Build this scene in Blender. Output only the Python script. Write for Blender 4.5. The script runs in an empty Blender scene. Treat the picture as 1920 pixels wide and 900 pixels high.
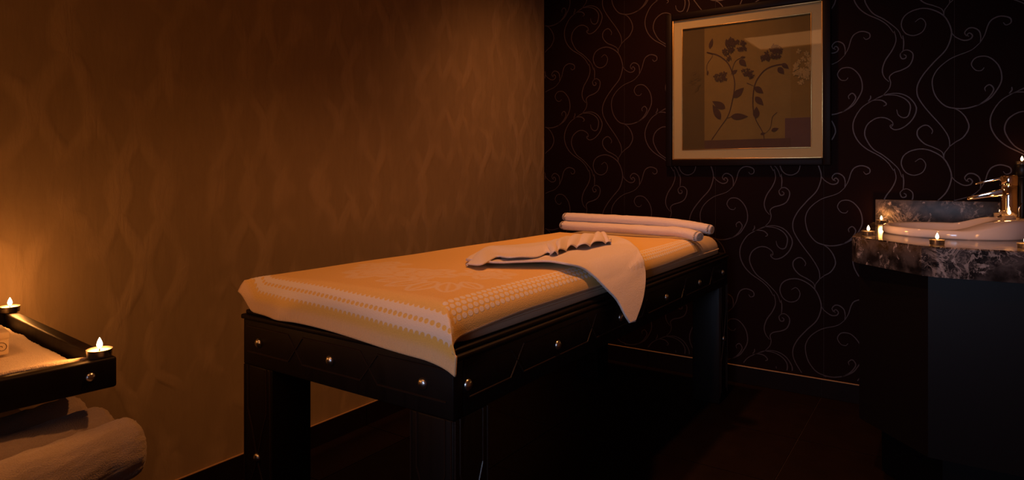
import bpy, bmesh, math, random
from mathutils import Vector, noise
random.seed(7)
PI = math.pi
scene = bpy.context.scene
COL = scene.collection

# ------------------------------------------------------------------ camera
CAMX, CAMY, CAMZ = 2.11, 0.0, 1.10
YAW = math.radians(34.16)
cam_d = bpy.data.cameras.new('camera')
cam_d.sensor_width = 36.0
cam_d.lens = 36.0 * 1200.0 / 1920.0
cam_d.shift_y = -124.0 / 1920.0
cam_d.clip_start = 0.02
cam = bpy.data.objects.new('camera', cam_d)
cam.location = (CAMX, CAMY, CAMZ)
cam.rotation_euler = (PI / 2, 0, YAW)
COL.objects.link(cam)
scene.camera = cam

# ------------------------------------------------------------------ world, exposure
w = bpy.data.worlds.new('world')
scene.world = w
w.use_nodes = True
w.node_tree.nodes['Background'].inputs[0].default_value = (0.02, 0.02, 0.025, 1)
w.node_tree.nodes['Background'].inputs[1].default_value = 0.05
scene.view_settings.view_transform = 'Standard'
scene.view_settings.look = 'None'
scene.view_settings.exposure = 0.0
scene.view_settings.gamma = 1.0
scene.view_settings.use_curve_mapping = False

def light(name, kind, loc, power, color, rot=(0, 0, 0), parent=None, **kw):
    d = bpy.data.lights.new(name, kind)
    d.energy = power
    d.color = color
    for k, v in kw.items():
        setattr(d, k, v)
    o = bpy.data.objects.new(name, d)
    o.location = loc
    o.rotation_euler = rot
    o.parent = parent
    COL.objects.link(o)
    return o

# daylight through the window behind the camera
light('window_daylight', 'AREA', (1.95, -1.86, 1.30), 2.6, (0.58, 0.70, 1.0), (PI / 2 - 0.05, 0, math.radians(5)),
      shape='RECTANGLE', size=0.8, size_y=1.0, spread=math.radians(46))
# warm recessed ceiling lamps (their housings are built with the ceiling)
DOWNLIGHTS = [(1.36, 1.60, 82.0, 98, 0), (0.92, 2.72, 82.0, 124, 13)]      # x, y, watts, cone, tilt towards the back wall
WARM = (1.0, 0.36, 0.105)
for (lx, ly, p, cone, tilt) in DOWNLIGHTS:
    light('ceiling_lamp_light', 'SPOT', (lx, ly, 2.585), p, WARM, (math.radians(tilt), math.radians(4), 0),
          spot_size=math.radians(cone), spot_blend=0.65 if tilt == 0 else 1.0, shadow_soft_size=0.05)

# added panel imitating a lit ceiling (its frame is built with the ceiling)
PANEL = (1.18, -0.66, 1.80, 0.80)
light('added_ceiling_panel_light', 'AREA', (PANEL[0], PANEL[1], 2.580), 4.5, WARM, (0, 0, 0), shape='RECTANGLE', size=PANEL[2], size_y=PANEL[3])

# ------------------------------------------------------------------ helpers
C0, S0 = math.cos(YAW), math.sin(YAW)
def ray(px, py):
    t = (px - 960) / 1200.0
    return Vector((t * C0 - S0, t * S0 + C0, -(py - 326) / 1200.0))
def on_z(px, py, z):
    d = ray(px, py); k = (z - CAMZ) / d.z
    return Vector((CAMX + d.x * k, CAMY + d.y * k, z))
def on_y(px, py, y):
    d = ray(px, py); k = (y - CAMY) / d.y
    return Vector((CAMX + d.x * k, y, CAMZ + d.z * k))
def on_x(px, py, x):
    d = ray(px, py); k = (x - CAMX) / d.x
    return Vector((x, CAMY + d.y * k, CAMZ + d.z * k))

def sstep(a, b, x):
    t = min(1.0, max(0.0, (x - a) / (b - a)))
    return t * t * (3 - 2 * t)
def lerp(a, b, t):
    return a + (b - a) * t

def catmull(pts, n=6):
    out = []
    P = [Vector(p) for p in pts]
    P = [2 * P[0] - P[1]] + P + [2 * P[-1] - P[-2]]
    for i in range(1, len(P) - 2):
        for k in range(n):
            t = k / n
            a, b, c, d = P[i - 1], P[i], P[i + 1], P[i + 2]
            out.append(0.5 * ((2 * b) + (c - a) * t + (2 * a - 5 * b + 4 * c - d) * t * t + (3 * b - a - 3 * c + d) * t ** 3))
    out.append(P[-2].copy())
    return out
def polyat(poly, t):
    f = t * (len(poly) - 1)
    i = min(int(f), len(poly) - 2)
    return poly[i].lerp(poly[i + 1], f - i)

def mesh(name, verts, faces, smooth=False):
    me = bpy.data.meshes.new(name)
    me.from_pydata([tuple(v) for v in verts], [], faces)
    if smooth:
        me.polygons.foreach_set('use_smooth', [True] * len(me.polygons))
    me.update()
    return me
def link(name, me, mat, parent=None, loc=None, rotz=0.0):
    o = bpy.data.objects.new(name, me)
    if mat is not None and len(me.materials) == 0:
        me.materials.append(mat)
    if loc is not None:
        o.location = loc
    o.rotation_euler = (0, 0, rotz)
    o.parent = parent
    COL.objects.link(o)
    return o
def empty(name, loc=(0, 0, 0), rotz=0.0):
    o = bpy.data.objects.new(name, None)
    o.empty_display_size = 0.05
    o.location = loc
    o.rotation_euler = (0, 0, rotz)
    COL.objects.link(o)
    return o
def tag(o, label, cat, group=None):
    o['label'] = label
    o['category'] = cat
    if group:
        o['group'] = group
    return o
def struct(o):
    o['kind'] = 'structure'
    return o

def bm_box(bm, x0, x1, y0, y1, z0, z1):
    vs = [bm.verts.new(p) for p in ((x0, y0, z0), (x1, y0, z0), (x1, y1, z0), (x0, y1, z0),
                                    (x0, y0, z1), (x1, y0, z1), (x1, y1, z1), (x0, y1, z1))]
    for f in ((0, 3, 2, 1), (4, 5, 6, 7), (0, 1, 5, 4), (1, 2, 6, 5), (2, 3, 7, 6), (3, 0, 4, 7)):
        bm.faces.new([vs[i] for i in f])
    return vs
def box_me(name, x0, x1, y0, y1, z0, z1, bevel=0.0, seg=2, extra=()):
    bm = bmesh.new()
    bm_box(bm, x0, x1, y0, y1, z0, z1)
    for e in extra:
        bm_box(bm, *e)
    if bevel:
        bmesh.ops.bevel(bm, geom=bm.edges[:], offset=bevel, segments=seg, profile=0.5, affect='EDGES')
    me = bpy.data.meshes.new(name)
    bm.to_mesh(me); bm.free()
    if bevel:
        me.polygons.foreach_set('use_smooth', [True] * len(me.polygons))
        try:
            me.set_sharp_from_angle(angle=math.radians(50))
        except Exception:
            pass
    return me
def lathe_me(name, prof, n=24, cap_bottom=True, cap_top=False, off=(0, 0, 0), sx=1.0, sy=1.0):
    vs, fs = [], []
    for (r, z) in prof:
        for k in range(n):
            a = 2 * PI * k / n
            vs.append((off[0] + r * sx * math.cos(a), off[1] + r * sy * math.sin(a), off[2] + z))
    for i in range(len(prof) - 1):
        for k in range(n):
            k2 = (k + 1) % n
            fs.append((i * n + k, i * n + k2, (i + 1) * n + k2, (i + 1) * n + k))
    if cap_bottom:
        fs.append(tuple(reversed(range(n))))
    if cap_top:
        fs.append(tuple(range((len(prof) - 1) * n, len(prof) * n)))
    return mesh(name, vs, fs, True)
def tube_me(name, pts, rad, n=8, cap=True):
    vs, fs = [], []
    P = [Vector(p) for p in pts]
    up = Vector((0, 0, 1))
    for i, p in enumerate(P):
        t = (P[min(i + 1, len(P) - 1)] - P[max(i - 1, 0)]).normalized()
        u = up if abs(t.dot(up)) < 0.95 else Vector((0, 1, 0))
        a = t.cross(u).normalized(); b = a.cross(t).normalized()
        r = rad(i / (len(P) - 1)) if callable(rad) else rad
        for k in range(n):
            th = 2 * PI * k / n
            vs.append(p + (a * math.cos(th) + b * math.sin(th)) * r)
    for i in range(len(P) - 1):
        for k in range(n):
            k2 = (k + 1) % n
            fs.append((i * n + k, i * n + k2, (i + 1) * n + k2, (i + 1) * n + k))
    if cap:
        fs.append(tuple(reversed(range(n))))
        fs.append(tuple(range((len(P) - 1) * n, len(P) * n)))
    return mesh(name, vs, fs, True)
def grid_me(name, fn, nu, nv, uvfn=None):
    vs = [fn(i / nu, j / nv) for j in range(nv + 1) for i in range(nu + 1)]
    fs = []
    for j in range(nv):
        for i in range(nu):
            a = j * (nu + 1) + i
            fs.append((a, a + 1, a + nu + 2, a + nu + 1))
    me = mesh(name, vs, fs, True)
    if uvfn:
        uv = me.uv_layers.new(name='UVMap')
        loops = [0.0] * (2 * len(me.loops))
        for li, l in enumerate(me.loops):
            vi = l.vertex_index
            u, v = uvfn((vi % (nu + 1)) / nu, (vi // (nu + 1)) / nv)
            loops[2 * li] = u; loops[2 * li + 1] = v
        uv.data.foreach_set('uv', loops)
    return me
def ribbon(pts, width, normal, vs, fs, keep=None):
    """flat ribbon along pts, width(t) gives full width; appended to vs / fs"""
    base = len(vs); n = len(pts)
    ok = []
    for i, p in enumerate(pts):
        t = (pts[min(i + 1, n - 1)] - pts[max(i - 1, 0)])
        t = t.normalized() if t.length > 1e-9 else Vector((1, 0, 0))
        s = t.cross(normal).normalized() * width(i / (n - 1)) * 0.5
        vs.append(p + s); vs.append(p - s)
        ok.append(keep(p) if keep else True)
    for i in range(n - 1):
        if ok[i] and ok[i + 1]:
            a = base + 2 * i
            fs.append((a, a + 1, a + 3, a + 2))
def solid(o, th, offset=-1.0):
    m = o.modifiers.new('thickness', 'SOLIDIFY')
    m.thickness = th; m.offset = offset
    return o

# ------------------------------------------------------------------ materials
class N:
    def __init__(self, name):
        self.m = bpy.data.materials.new(name)
        self.m.use_nodes = True
        self.t = self.m.node_tree
        self.t.nodes.clear()
        self.out = self.t.nodes.new('ShaderNodeOutputMaterial')
    def n(self, typ, ins=None, **kw):
        nd = self.t.nodes.new(typ)
        for k, v in kw.items():
            setattr(nd, k, v)
        for k, v in (ins or {}).items():
            self.set(nd.inputs[k], v)
        return nd
    def set(self, sock, v):
        if hasattr(v, 'is_output') or isinstance(v, bpy.types.NodeSocket):
            self.t.links.new(v, sock)
        else:
            if sock.type == 'RGBA' and len(v) == 3:
                v = (*v, 1)
            sock.default_value = v
    def math(self, op, a, b=0.0, c=None, clamp=False):
        nd = self.t.nodes.new('ShaderNodeMath'); nd.operation = op; nd.use_clamp = clamp
        self.set(nd.inputs[0], a); self.set(nd.inputs[1], b)
        if c is not None:
            self.set(nd.inputs[2], c)
        return nd.outputs[0]
    def ss(self, x, a, b):
        nd = self.n('ShaderNodeMapRange', interpolation_type='SMOOTHSTEP')
        self.set(nd.inputs[0], x); self.set(nd.inputs[1], a); self.set(nd.inputs[2], b)
        return nd.outputs[0]
    def mix(self, f, a, b):
        nd = self.t.nodes.new('ShaderNodeMix'); nd.data_type = 'RGBA'
        self.set(nd.inputs[0], f); self.set(nd.inputs[6], a); self.set(nd.inputs[7], b)
        return nd.outputs[2]
    def noise(self, vec, scale, detail=3.0, rough=0.5, dist=0.0):
        nd = self.n('ShaderNodeTexNoise', {'Scale': scale, 'Detail': detail, 'Roughness': rough, 'Distortion': dist})
        if vec is not None:
            self.set(nd.inputs['Vector'], vec)
        return nd.outputs['Fac']
    def coord(self, which='Object'):
        return self.n('ShaderNodeTexCoord').outputs[which]
    def xyz(self, v):
        nd = self.n('ShaderNodeSeparateXYZ', {0: v})
        return nd.outputs
    def mapv(self, v, scale=(1, 1, 1), loc=(0, 0, 0)):
        return self.n('ShaderNodeMapping', {'Vector': v, 'Scale': scale, 'Location': loc}).outputs[0]
    def bump(self, h, strength=0.3, dist=0.002):
        return self.n('ShaderNodeBump', {'Height': h, 'Strength': strength, 'Distance': dist}).outputs[0]
    def bsdf(self, color, rough=0.5, metal=0.0, normal=None, **kw):
        p = self.n('ShaderNodeBsdfPrincipled', {'Base Color': color, 'Roughness': rough, 'Metallic': metal})
        if normal is not None:
            self.set(p.inputs['Normal'], normal)
        for k, v in kw.items():
            self.set(p.inputs[k.replace('_', ' ')], v)
        self.t.links.new(p.outputs[0], self.out.inputs[0])
        return self.m

def simple(name, color, rough=0.5, metal=0.0, bump=None, **kw):
    m = N(name)
    nr = None
    if bump:
        sc, st, di = bump
        nr = m.bump(m.noise(m.coord(), sc, 4), st, di)
    return m.bsdf(color, rough, metal, nr, **kw)

def terry(name, color, color2=None):
    m = N(name)
    co = m.coord()
    fine = m.noise(co, 420, 2, 0.6)
    big = m.noise(co, 14, 3)
    h = m.math('ADD', fine, m.math('MULTIPLY', big, 0.6))
    col = m.mix(m.math('MULTIPLY', m.ss(fine, 0.35, 0.7), 0.5), color, color2 or tuple(c * 0.78 for c in color))
    return m.bsdf(col, 0.95, 0.0, m.bump(h, 0.55, 0.004), Sheen_Weight=0.25, Sheen_Roughness=0.6)

MAT = {}
def mk_wall_left():
    m = N('ogee_plaster_paper')
    x, y, z = m.xyz(m.coord())
    nz = m.noise(m.coord(), 3.0, 2)
    warp = m.math('MULTIPLY', m.math('SUBTRACT', nz, 0.5), 0.16)
    ph = m.math('MULTIPLY', m.math('ADD', z, warp), 2 * PI / 0.46)
    sw = m.math('MULTIPLY', m.math('SINE', ph), 0.045)
    P = 2 * PI / 0.155
    a = m.math('SINE', m.math('MULTIPLY', m.math('ADD', m.math('ADD', y, sw), warp), P))
    b = m.math('SINE', m.math('ADD', m.math('MULTIPLY', m.math('ADD', m.math('SUBTRACT', y, sw), warp), P), 2.1))
    la = m.ss(a, 0.1, 0.98); lb = m.ss(b, 0.1, 0.98)
    streak = m.noise(m.mapv(m.coord(), (1, 22, 5)), 1.6, 4, 0.6, 0.6)
    patch = m.noise(m.coord(), 4.5, 2)
    pat = m.math('MULTIPLY', m.math('MAXIMUM', la, m.math('MULTIPLY', lb, 0.8)), m.ss(patch, 0.36, 0.62))
    pat = m.math('MULTIPLY', pat, m.math('ADD', m.math('MULTIPLY', streak, 0.9), 0.35))
    fine = m.noise(m.coord(), 60, 3)
    c = m.mix(pat, (0.285, 0.206, 0.122), (0.37, 0.270, 0.168))
    c = m.mix(m.math('MULTIPLY', m.ss(streak, 0.35, 0.7), 0.22), c, (0.195, 0.138, 0.080))
    h = m.math('ADD', m.math('MULTIPLY', pat, 0.9), m.math('ADD', m.math('MULTIPLY', fine, 0.12), m.math('MULTIPLY', streak, 0.4)))
    return m.bsdf(c, 0.62, 0.0, m.bump(h, 0.5, 0.0065), Specular_IOR_Level=0.35)
MAT['wall_left'] = mk_wall_left()
def mk_paper():
    m = N('dark_wallpaper')
    nz = m.noise(m.coord(), 2.0, 3)
    c = m.mix(nz, (0.0070, 0.0020, 0.0013), (0.012, 0.0032, 0.0022))
    return m.bsdf(c, 0.65, 0, m.bump(m.noise(m.coord(), 300, 2), 0.12, 0.001), Specular_IOR_Level=0.06)
MAT['paper'] = mk_paper()
MAT['seam'] = simple('wallpaper_backing', (0.06, 0.045, 0.04), 0.9)
MAT['scroll'] = simple('scroll_print', (0.056, 0.034, 0.031), 0.5, 0.1, (200, 0.1, 0.001))
MAT['plain_wall'] = simple('brown_wall_paint', (0.22, 0.13, 0.06), 0.8, 0, (40, 0.15, 0.003))
MAT['ceiling'] = simple('ceiling_paint', (0.40, 0.27, 0.15), 0.9, 0, (30, 0.1, 0.003))
def mk_tile():
    m = N('dark_floor_tile')
    nz = m.noise(m.coord(), 9, 5, 0.6)
    c = m.mix(nz, (0.005, 0.0022, 0.0016), (0.011, 0.0046, 0.0032))
    return m.bsdf(c, m.math('ADD', m.math('MULTIPLY', nz, 0.2), 0.42), 0, m.bump(nz, 0.12, 0.003), Specular_IOR_Level=0.12)
MAT['tile'] = mk_tile()
MAT['grout'] = simple('grout', (0.05, 0.026, 0.018), 0.9)
MAT['sealant'] = simple('cream_sealant', (0.33, 0.20, 0.10), 0.7, 0, (60, 0.4, 0.004))
def mk_wood():
    m = N('black_stained_wood')
    g = m.noise(m.mapv(m.coord(), (30, 30, 4)), 1.5, 5, 0.6, 0.4)
    c = m.mix(g, (0.0030, 0.0017, 0.0016), (0.0095, 0.0050, 0.0040))
    return m.bsdf(c, m.math('ADD', m.math('MULTIPLY', g, 0.2), 0.42), 0, m.bump(g, 0.08, 0.002), Specular_IOR_Level=0.2)
MAT['wood'] = mk_wood()
MAT['bead'] = simple('worn_bead_moulding', (0.020, 0.011, 0.008), 0.35, 0, (120, 0.2, 0.002))
MAT['stud'] = simple('aged_steel_stud', (0.62, 0.60, 0.58), 0.28, 1.0, (160, 0.25, 0.002))
MAT['cushion'] = simple('beige_vinyl', (0.60, 0.49, 0.36), 0.55, 0, (350, 0.15, 0.001))
MAT['white_towel'] = terry('white_terry', (0.80, 0.70, 0.64))
MAT['table_towel'] = terry('cream_terry', (0.76, 0.60, 0.44))
MAT['shelf_towel'] = terry('shaded_cream_terry', (0.38, 0.29, 0.20))  # cream terry with the shade under the tray put into its colour
MAT['alu'] = simple('tealight_foil', (0.80, 0.78, 0.74), 0.3, 1.0)
MAT['wax'] = simple('candle_wax', (0.92, 0.84, 0.68), 0.4, 0, None, Subsurface_Weight=0.4, Subsurface_Radius=(0.02, 0.01, 0.005),
                    Subsurface_Scale=0.5)
MAT['wick'] = simple('charred_wick', (0.01, 0.008, 0.006), 0.9)
def mk_flame():
    m = N('flame')
    z = m.xyz(m.coord('Generated'))[2]
    c = m.mix(m.ss(z, 0.0, 0.45), (1.0, 0.42, 0.12), (1.0, 0.74, 0.40))
    e = m.n('ShaderNodeEmission', {'Color': c, 'Strength': 9.0})
    m.t.links.new(e.outputs[0], m.out.inputs[0])
    return m.m
MAT['flame'] = mk_flame()
def mk_marble(name='dark_brown_marble', rough=0.12):
    m = N(name)
    co = m.coord()
    w1 = m.noise(co, 13, 6, 0.62, 0.7)
    w2 = m.noise(co, 34, 6, 0.6, 0.9)
    v1 = m.math('SUBTRACT', 1.0, m.ss(m.math('ABSOLUTE', m.math('SUBTRACT', w1, 0.5)), 0.0, 0.035))
    v2 = m.math('SUBTRACT', 1.0, m.ss(m.math('ABSOLUTE', m.math('SUBTRACT', w2, 0.52)), 0.0, 0.03))
    blot = m.ss(m.noise(co, 26, 5, 0.65, 0.5), 0.60, 0.67)
    base = m.mix(m.ss(m.noise(co, 22, 4), 0.35, 0.7), (0.011, 0.009, 0.009), (0.088, 0.074, 0.072))
    mask = m.math('MULTIPLY', m.math('MAXIMUM', v1, m.math('MULTIPLY', v2, 0.55)), m.ss(m.noise(co, 6, 3), 0.42, 0.62))
    c = m.mix(m.math('MULTIPLY', mask, 0.65), base, (0.62, 0.52, 0.47))
    c = m.mix(m.math('MULTIPLY', blot, 0.7), c, (0.60, 0.52, 0.48))
    return m.bsdf(c, rough, 0, None)
MAT['marble'] = mk_marble()
MAT['honed_marble'] = mk_marble('honed_brown_marble', 0.42)
MAT['porcelain'] = simple('white_porcelain', (0.78, 0.72, 0.72), 0.08, 0, None, Coat_Weight=0.3)
MAT['chrome'] = simple('chrome', (0.86, 0.85, 0.84), 0.06, 1.0)
MAT['cabinet'] = simple('cabinet_black_laminate', (0.0065, 0.0048, 0.0055), 0.42, 0, (12, 0.03, 0.002), Specular_IOR_Level=0.16)
MAT['black_metal'] = simple('black_candlestick_metal', (0.010, 0.009, 0.009), 0.4, 0.3)
MAT['frame'] = simple('picture_frame_wood', (0.006, 0.0025, 0.002), 0.5, 0, (60, 0.1, 0.002), Specular_IOR_Level=0.12)
MAT['gold'] = simple('dull_gold_fillet', (0.55, 0.36, 0.14), 0.35, 1.0, (150, 0.15, 0.002))
MAT['mat'] = simple('cream_mount_board', (0.47, 0.38, 0.19), 0.85, 0, (300, 0.1, 0.001))
def art(name, col, var=0.35):
    m = N(name)
    co = m.coord()
    n1 = m.noise(co, 9, 5, 0.6); n2 = m.noise(m.mapv(co, (1, 1, 6)), 40, 3)
    f = m.math('MULTIPLY', m.math('ADD', n1, m.math('MULTIPLY', n2, 0.5)), var * 1.6, clamp=True)
    return m.bsdf(m.mix(f, col, tuple(c * 0.45 for c in col)), 0.85)
MAT['art_field'] = art('print_field', (0.205, 0.135, 0.034))
MAT['art_left'] = art('print_left_band', (0.095, 0.062, 0.016))
MAT['art_right'] = art('print_right_band', (0.19, 0.118, 0.024))
MAT['art_purple'] = art('print_plum_patch', (0.105, 0.055, 0.045))
MAT['art_dark'] = art('print_base_band', (0.085, 0.045, 0.030))
MAT['art_plant'] = art('print_plant_ink', (0.050, 0.024, 0.016))
MAT['art_pale'] = art('print_pale_flower', (0.36, 0.25, 0.09))
def mk_pane():
    m = N('picture_glazing')
    f = m.n('ShaderNodeLayerWeight', {'Blend': 0.5}).outputs['Facing']
    fr = m.math('ADD', m.math('MULTIPLY', m.math('POWER', f, 5.0), 0.95), 0.022)
    tr = m.n('ShaderNodeBsdfTransparent', {'Color': (0.96, 0.97, 0.96)})
    gl = m.n('ShaderNodeBsdfGlossy', {'Color': (1, 1, 1), 'Roughness': 0.02})
    mx = m.n('ShaderNodeMixShader', {0: fr})
    m.t.links.new(tr.outputs[0], mx.inputs[1]); m.t.links.new(gl.outputs[0], mx.inputs[2])
    m.t.links.new(mx.outputs[0], m.out.inputs[0])
    return m.m
MAT['pane'] = mk_pane()
MAT['lamp_glow'] = (lambda m: (m.t.links.new(m.n('ShaderNodeEmission', {'Color': (1.0, 0.40, 0.13), 'Strength': 1.2}).outputs[0], m.out.inputs[0]), m.m)[1])(N('lamp_lens'))
MAT['carton'] = simple('cream_carton', (0.62, 0.50, 0.36), 0.7)
MAT['ink'] = simple('brown_ink', (0.07, 0.04, 0.02), 0.8)

def mk_yellow():
    """bath towel: uv = metres from the right hem, metres from the front hem"""
    m = N('yellow_jacquard_terry')
    u, v, _ = m.xyz(m.coord('UV'))
    co = m.coord()
    def dots(a, b, p, q, r, stagger):
        # elliptical dots on a lattice with pitch p (along a) and q (along b)
        row = m.math('FLOOR', m.math('DIVIDE', b, q))
        sh = m.math('MULTIPLY', m.math('MODULO', row, 2.0), stagger * p)
        fa = m.math('SUBTRACT', m.math('FRACT', m.math('DIVIDE', m.math('ADD', a, sh), p)), 0.5)
        fb = m.math('SUBTRACT', m.math('FRACT', m.math('DIVIDE', b, q)), 0.5)
        d = m.math('SQRT', m.math('ADD', m.math('POWER', m.math('MULTIPLY', fa, 1.0), 2.0), m.math('POWER', m.math('MULTIPLY', fb, 0.92), 2.0)))
        return m.math('SUBTRACT', 1.0, m.ss(d, r - 0.05, r + 0.05))
    def band(x, a, b, e=0.0015):
        return m.math('MULTIPLY', m.ss(x, a - e, a + e), m.math('SUBTRACT', 1.0, m.ss(x, b - e, b + e)))
    yellow = (0.80, 0.52, 0.13); deep = (0.83, 0.55, 0.07); white = (0.80, 0.73, 0.66); hem = (0.80, 0.56, 0.33)
    fine = m.noise(co, 380, 2, 0.6)
    # side border: four rows of white dots
    in_front = m.ss(v, 0.120, 0.123)
    sd = m.math('MULTIPLY', m.math('MULTIPLY', dots(v, m.math('SUBTRACT', u, 0.034), 0.0225, 0.0150, 0.40, 0.5), band(u, 0.034, 0.094)), in_front)
    sband = m.math('MULTIPLY', band(u, 0.034, 0.094), in_front)
    # front border: white stripes set with yellow dots
    in_side = m.ss(u, 0.022, 0.026)
    wb = m.math('MULTIPLY', band(v, 0.050, 0.108, 0.003), in_side)
    fd = dots(u, m.math('SUBTRACT', v, 0.044), 0.0165, 0.0142, 0.36, 0.0)
    rows = m.math('MODULO', m.math('FLOOR', m.math('DIVIDE', m.math('SUBTRACT', v, 0.044), 0.0142)), 2.0)
    fd = m.math('MULTIPLY', fd, m.math('SUBTRACT', 1.0, rows))
    fw = m.math('MULTIPLY', wb, m.math('SUBTRACT', 1.0, fd))
    att = m.n('ShaderNodeAttribute', attribute_name='motif').outputs['Fac']
    c = m.mix(m.math('MULTIPLY', m.ss(fine, 0.35, 0.7), 0.35), yellow, (0.64, 0.38, 0.08))
    c = m.mix(m.math('MULTIPLY', att, 0.9), c, (0.80, 0.64, 0.46))
    c = m.mix(m.math('MULTIPLY', sband, 0.5), c, deep)
    c = m.mix(sd, c, white)
    c = m.mix(m.math('MULTIPLY', fw, 0.85), c, white)
    edge = m.math('MAXIMUM', m.math('SUBTRACT', 1.0, m.ss(v, 0.018, 0.044)), m.math('SUBTRACT', 1.0, m.ss(u, 0.003, 0.008)))
    c = m.mix(m.math('MULTIPLY', edge, 0.8), c, hem)
    rib = m.math('MULTIPLY', m.math('SINE', m.math('MULTIPLY', u, 2 * PI / 0.006)), m.math('SUBTRACT', 1.0, m.ss(v, 0.03, 0.04)))
    h = m.math('ADD', m.math('ADD', fine, m.math('MULTIPLY', m.math('MAXIMUM', sd, fw), 0.5)), m.math('MULTIPLY', rib, 0.25))
    h = m.math('ADD', h, m.math('MULTIPLY', att, 0.5))
    return m.bsdf(c, 0.95, 0, m.bump(h, 0.5, 0.003), Sheen_Weight=0.2, Sheen_Roughness=0.6)
MAT['yellow_towel'] = mk_yellow()

# ------------------------------------------------------------------ room shell
RX, Y0, Y1, RZ = 2.46, -1.90, 3.471, 2.60
T = 0.10
floor = struct(link('floor', box_me('floor', -T, RX + T, Y0 - T, Y1 + T, -T, -0.004), MAT['grout']))
TS, GAP = 0.45, 0.0035
tile_full = box_me('floor_tile', GAP / 2, TS - GAP / 2, GAP / 2, TS - GAP / 2, -0.010, 0.0)
xs = [0.25 - 0.45 + TS * i for i in range(6)]
ys = [1.96 - 0.45 * 9 + TS * i for i in range(13)]
for tx in xs:
    for ty in ys:
        x0, x1 = max(tx, 0.0), min(tx + TS, RX)
        y0, y1 = max(ty, Y0), min(ty + TS, Y1)
        if x1 - x0 < 0.02 or y1 - y0 < 0.02:
            continue
        if x1 - x0 > TS - 1e-4 and y1 - y0 > TS - 1e-4:
            link('floor_tile', tile_full, MAT['tile'], floor, (tx, ty, 0))
        else:
            link('floor_tile', box_me('floor_tile', GAP / 2, x1 - x0 - GAP / 2, GAP / 2, y1 - y0 - GAP / 2, -0.010, 0.0), MAT['tile'], floor, (x0, y0, 0))
struct(link('wall_left', box_me('wall_left', -T, 0, Y0 - T, Y1 + T, 0, RZ), MAT['wall_left']))
wall_back = struct(link('wall_back', box_me('wall_back', 0.0005, RX, Y1 + 0.0012, Y1 + T, 0, RZ), MAT['seam']))
struct(link('wall_right', box_me('wall_right', RX, RX + T, Y0 - T, Y1 + T, 0, RZ), MAT['plain_wall']))
struct(link('ceiling', box_me('ceiling', -T, RX + T, Y0 - T, Y1 + T, RZ, RZ + T), MAT['ceiling']))
# front wall behind the camera with its window opening
WX0, WX1, WZ0, WZ1 = 1.45, 2.35, 0.90, 2.0
struct(link('wall_front', box_me('wall_front', 0, WX0, Y0 - T, Y0, 0, RZ, extra=(
    (WX1, RX, Y0 - T, Y0, 0, RZ), (WX0, WX1, Y0 - T, Y0, 0, WZ0), (WX0, WX1, Y0 - T, Y0, WZ1, RZ))), MAT['plain_wall']))
win = struct(empty('window_1', ((WX0 + WX1) / 2, Y0 - 0.05, WZ0)))
hw, hh = (WX1 - WX0) / 2, WZ1 - WZ0
link('window_frame', box_me('window_frame', -hw, -hw + 0.05, -0.03, 0.03, 0, hh, extra=(
    (hw - 0.05, hw, -0.03, 0.03, 0, hh), (-hw + 0.05, hw - 0.05, -0.03, 0.03, 0, 0.05),
    (-hw + 0.05, hw - 0.05, -0.03, 0.03, hh - 0.05, hh))), MAT['wood'], win)
link('window_pane', box_me('window_pane', -hw + 0.05, hw - 0.05, -0.004, 0.004, 0.05, hh - 0.05), MAT['pane'], win)
# recessed ceiling lamps
for i, (lx, ly, p, cone, tilt) in enumerate(DOWNLIGHTS):
    e = empty('ceiling_downlight', (lx, ly, RZ))
    tag(e, ['round recessed ceiling lamp above the foot of the massage bed', 'round recessed ceiling lamp above the head of the massage bed'][i], 'ceiling lamp', 'recessed ceiling lamps')
    link('trim_ring', lathe_me('trim_ring', [(0.062, 0.0), (0.062, -0.006), (0.045, -0.008), (0.045, 0.0)], 24, False), MAT['gold'], e)
    link('lens', lathe_me('lens', [(0.045, -0.004), (0.001, -0.005)], 24, False, True), MAT['lamp_glow'], e)

pan = tag(empty('added_ceiling_panel', (PANEL[0], PANEL[1], RZ)), 'added warm ceiling panel, out of view, standing in for a lit ceiling', 'ceiling lamp')
pw, pd = PANEL[2] / 2, PANEL[3] / 2
link('panel_frame', box_me('panel_frame', -pw - .03, -pw, -pd - .03, pd + .03, -0.03, 0, extra=((pw, pw + .03, -pd - .03, pd + .03, -0.03, 0),
     (-pw, pw, -pd - .03, -pd, -0.03, 0), (-pw, pw, pd, pd + .03, -0.03, 0))), MAT['gold'], pan)
link('diffuser', box_me('diffuser', -pw, pw, -pd, pd, -0.016, -0.002), MAT['lamp_glow'], pan)
# wallpaper drops on the back wall
seam_x = [0.0, 0.02 + 0.53, 0.02 + 1.06, 0.02 + 1.59, 0.02 + 2.12, RX]
for a, b in zip(seam_x[:-1], seam_x[1:]):
    link('wallpaper_strip', box_me('wallpaper_strip', a + 0.0006, b - 0.0006, Y1, Y1 + 0.001, 0.0, RZ), MAT['paper'], wall_back)

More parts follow.
